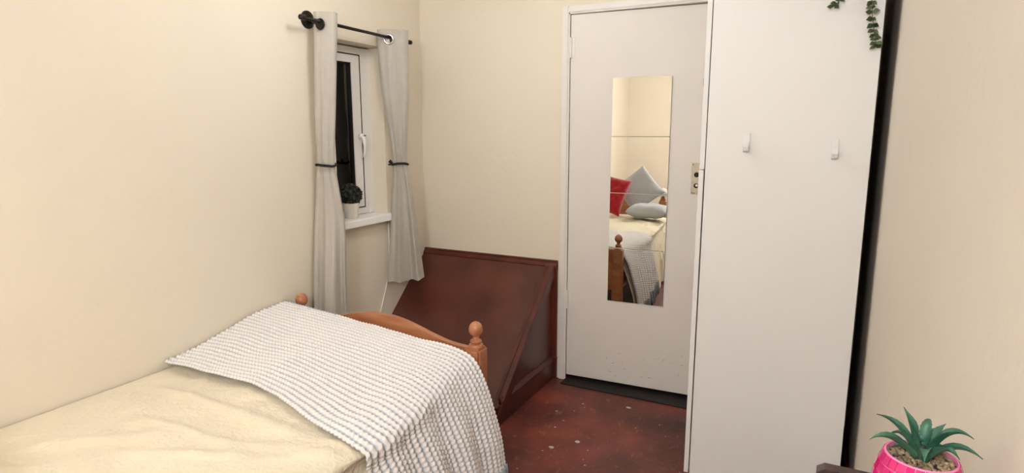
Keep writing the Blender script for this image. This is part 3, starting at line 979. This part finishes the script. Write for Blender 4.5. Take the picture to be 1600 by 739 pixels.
# --- pillows (seen in the mirror)
def pillow(name, W, H, D, mtx, material, label, seed, corner=.06):
    bm = bmesh.new()
    n = 26
    for side in (1, -1):
        g_ = []
        for j in range(n+1):
            row = []
            for i in range(n+1):
                u, v = 2*i/n-1, 2*j/n-1
                e = max(0, (1-u**4))*max(0, (1-v**4))
                h = D/2*(e**.55)
                k = 1 - corner*(1-abs(u)**2)*abs(v)**3
                k2 = 1 - corner*(1-abs(v)**2)*abs(u)**3
                h += .010*e*noise.noise(Vector((u*2.5+seed, v*2.5, side)))
                rv = abs(noise.noise(Vector((u*3+v+seed, v*2-u*2, side*3))))
                h -= .008*e*(1-min(1, rv*4))
                row.append(bm.verts.new((W/2*u*k2, H/2*v*k, side*h)))
            g_.append(row)
        for a, b in zip(g_, g_[1:]):
            for k in range(n):
                bm.faces.new((a[k], a[k+1], b[k+1], b[k]) if side > 0 else (a[k], b[k], b[k+1], a[k+1]))
    bmesh.ops.remove_doubles(bm, verts=bm.verts[:], dist=1e-5)
    o = obj(name, bm, material, None, True)
    o.matrix_world = mtx
    return tag(o, label, 'pillow' if 'pillow' in name else 'cushion')
RX_ = lambda a: Matrix.Rotation(math.radians(a), 4, 'X')
RY_ = lambda a: Matrix.Rotation(math.radians(a), 4, 'Y')
RZ_ = lambda a: Matrix.Rotation(math.radians(a), 4, 'Z')
TR = Matrix.Translation
# lying pillow by the headboard
pillow('bed_pillow', .39, .30, .13, TR((-1.25, .37, .606)) @ RZ_(3), M_PILG, 'light grey pillow lying flat at the bed head, seen in the mirror', 2)
# leaning pillow, corner up
pillow('bed_pillow', .37, .37, .10, TR((-1.40, .085, .775)) @ RX_(113) @ RZ_(41), M_PILG, 'light grey pillow leaning corner up behind the red cushion, seen in the mirror', 4)
pillow('red_cushion', .37, .37, .12, TR((-1.66, .33, .750)) @ RX_(112) @ RZ_(-14), M_RED, 'red plush cushion at the bed head, seen in the mirror', 6)
# white cloth cap hung over the head post finial
bm = bmesh.new()
zc0 = .66+.105
prof = [(.046, -.062), (.047, -.060), (.043, -.035), (.036, -.010), (.024, .008), (.010, .016), (.002, .018)]
rings = lathe(bm, prof, (PXR, PYH, zc0), 28, cap=False)
for k, v in enumerate(rings[0]):
    v.co.z += .012*math.sin(k*2*PI/28*5); v.co.x += .008*math.sin(k*2*PI/28*5+1)
for k, v in enumerate(rings[2]): v.co.x += .005*math.sin(k*2*PI/28*5+.5)
o = obj('cloth_cap', bm, M_CLOTHW, None, True)
tag(o, 'small white cloth draped over the bed head post, seen in the mirror', 'cloth')

# ================================================================== SHELF UNIT AND SUCCULENT (lower right)
UX0, UX1, UY0, UY1, UZ = -.007, XR-.004, .36, .742, .996
su = thing('shelf_unit', 'narrow dark brown wooden shelf unit against the beige wall under the pink pot', 'shelf unit', (.08, .55, 0))
obj('top_board', BB(UX0, UX1, UY0, UY1, UZ-.018, UZ, bevel=.002), M_DKFURN, su)
bm = bmesh.new()
prism(bm, [(UX0+.023, UZ), (UX0+.023, UZ+.016), (UX0+.031, UZ+.0215), (UX1, UZ+.0215), (UX1, UZ)], 'y', UY1-.018, UY1-.002)
obj('end_rail', bm, M_DKFURN, su)
for y in (UY0+.004, UY1-.022):
    obj('end_panel', BB(UX0+.006, UX1, y, y+.018, 0, UZ-.018, bevel=.001, seg=1), M_DKFURN, su)
for z in (.06, .36, .67):
    obj('shelf', BB(UX0+.008, UX1, UY0+.022, UY1-.022, z, z+.016), M_DKFURN, su)
obj('back_panel', BB(UX1-.006, UX1-.001, UY0+.022, UY1-.022, .076, UZ-.018), M_DKFURN, su)

CX, CY, PZ = .1025, .664, UZ
sp = thing('potted_succulent', 'green spiky succulent in a hot pink mosaic pot on the dark shelf unit', 'plant', (CX, CY, PZ))
HT = .089
def pot_r(h):   # globe shaped pot
    u = h/HT
    return .0405*math.sqrt(max(.05, 1-((u-.50)/.80)**2)) - .0
bm = bmesh.new()
prof = [(pot_r(HT*k/16)-.0012, HT*k/16) for k in range(17)]
prof += [(pot_r(HT)-.0026, HT+.0005), (pot_r(HT)-.003, HT-.006), (.001, HT-.006)]
lathe(bm, prof, (CX, CY, PZ), 48)
pot = obj('pot', bm, M_GROUT, sp, 'auto')
NRW, NCL = 9, 26
for r in range(NRW):
    h0, h1 = HT*(r+.04)/NRW, HT*(r+.93)/NRW
    rm, rn = pot_r(h0), pot_r(h1)
    bm = bmesh.new()
    da = 2*PI/NCL*.46
    vs = []
    for (rad, h) in ((rm, h0), (rn, h1)):
        for sg in (-1, 1):
            for ex in (0, .0012):
                vs.append(bm.verts.new(((rad-.0014+ex)*math.cos(sg*da), (rad-.0014+ex)*math.sin(sg*da), h)))
    for f in ((1, 3, 7, 5), (0, 4, 6, 2), (0, 1, 5, 4), (2, 6, 7, 3), (4, 5, 7, 6), (0, 2, 3, 1)):
        bm.faces.new([vs[i] for i in f])
    bmesh.ops.recalc_face_normals(bm, faces=bm.faces[:])
    me = bpy.data.meshes.new('mosaic_tile'); bm.to_mesh(me); bm.free(); me.materials.append(M_PINK)
    for k in range(NCL):
        place('mosaic_tile', me, pot, TR((CX, CY, PZ)) @ Matrix.Rotation(2*PI*(k+.5*(r % 2))/NCL, 4, 'Z'))
bm = bmesh.new()
rr = random.Random(5)
for k in range(230):
    a = rr.uniform(0, 2*PI); r_ = .0290*math.sqrt(rr.random())
    mm = TR((CX+r_*math.cos(a), CY+r_*math.sin(a), PZ+HT-.0055+rr.uniform(0, .003))) @ RZ_(rr.uniform(0, 360)) @ RX_(rr.uniform(-30, 30)) @ Matrix.Diagonal((rr.uniform(.0024, .0042), rr.uniform(.0016, .0026), .0018, 1))
    bmesh.ops.create_icosphere(bm, subdivisions=1, radius=1, matrix=mm)
tag(obj('pebbles', bm, M_PEB, sp, True), kind='stuff')
bm = bmesh.new(); lathe(bm, [(.032, -.001), (.032, .0008), (.001, .0012)], (CX, CY, PZ+HT-.006), 28)
obj('soil', bm, M_SOIL, sp)
bm = bmesh.new(); lathe(bm, [(.008, 0), (.006, .008), (.004, .014), (.002, .017)], (CX, CY, PZ+HT-.006), 12)
obj('stem', bm, M_LEAFD, sp, True)
def succ_leaf(tip, mid, width, base_h):
    base = Vector((CX, CY, PZ+HT-.006+base_h))
    tip, mid = Vector(tip), Vector(mid)
    hor = Vector((tip.x-CX, tip.y-CY, 0)); base += hor.normalized()*.004
    bm = bmesh.new(); n = 16
    rows = []
    for i in range(n+1):
        u = i/n
        p = base*(1-u)**2 + mid*2*u*(1-u) + tip*u*u
        tg = ((mid-base)*(1-u) + (tip-mid)*u).normalized()
        sd = tg.cross(Vector((0, 0, 1)))
        if sd.length < .05: sd = Vector((1, 0, 0))
        sd.normalize(); nr = sd.cross(tg)
        wv = .86*width*(.62+.38*math.sin(min(1, u/.45)*PI/2)) * (1-smooth01(.35, 1.02, u)**1.1)*1.0 + .0003
        wj = wv*(1 + (.10 if i % 2 else -.04))
        th_ = .0022*(1-u)+.0004
        rows.append([bm.verts.new(p - sd*wj + nr*wv*.55), bm.verts.new(p - sd*wv*.5 + nr*wv*.12), bm.verts.new(p), bm.verts.new(p + sd*wv*.5 + nr*wv*.12), bm.verts.new(p + sd*wj + nr*wv*.55),
                     bm.verts.new(p + sd*wv*.5 - nr*(th_-wv*.05)), bm.verts.new(p - nr*th_*1.4), bm.verts.new(p - sd*wv*.5 - nr*(th_-wv*.05))])
    for a, b in zip(rows, rows[1:]):
        for k in range(8):
            bm.faces.new((a[k], a[(k+1) % 8], b[(k+1) % 8], b[k]))
    bm.faces.new(rows[0][::-1]); bm.faces.new(rows[-1])
    obj('succulent_leaf', bm, M_ALOE, sp, 'auto')
def A(x, z, dy):      # a point given on the plane through the pot centre, moved dy along the view
    k = (CY-.004+dy)/.66
    return (x*k, .66*k, 1.395+(z-1.395)*k)
for tip, mid, w_, bh in [
    (A(.0835, 1.133, .012), A(.093, 1.118, .004), .0066, .012), (A(.062, 1.121, .010), A(.081, 1.121, .006), .0058, .010), (A(.0585, 1.0935, -.012), A(.073, 1.110, -.006), .0062, .006),
    (A(.0735, 1.101, .024), A(.084, 1.117, .014), .0050, .008), (A(.1055, 1.1255, .026), A(.103, 1.126, .010), .0052, .012), (A(.118, 1.1235, .026), A(.112, 1.116, .014), .0055, .010),
    (A(.1405, 1.1135, -.006), A(.121, 1.128, -.002), .0066, .011), (A(.149, 1.0955, -.020), A(.128, 1.113, -.010), .0060, .007), (A(.132, 1.0905, -.026), A(.120, 1.109, -.014), .0056, .005),
    (A(.105, 1.079, -.040), A(.1035, 1.106, -.022), .0068, .006), (A(.0765, 1.0895, .016), A(.088, 1.100, .010), .0045, .003), (A(.126, 1.096, .024), A(.115, 1.106, .014), .0055, .004),
    (A(.099, 1.110, .012), A(.1, 1.106, .006), .0045, .012)]:
    succ_leaf(tip, mid, w_, bh)
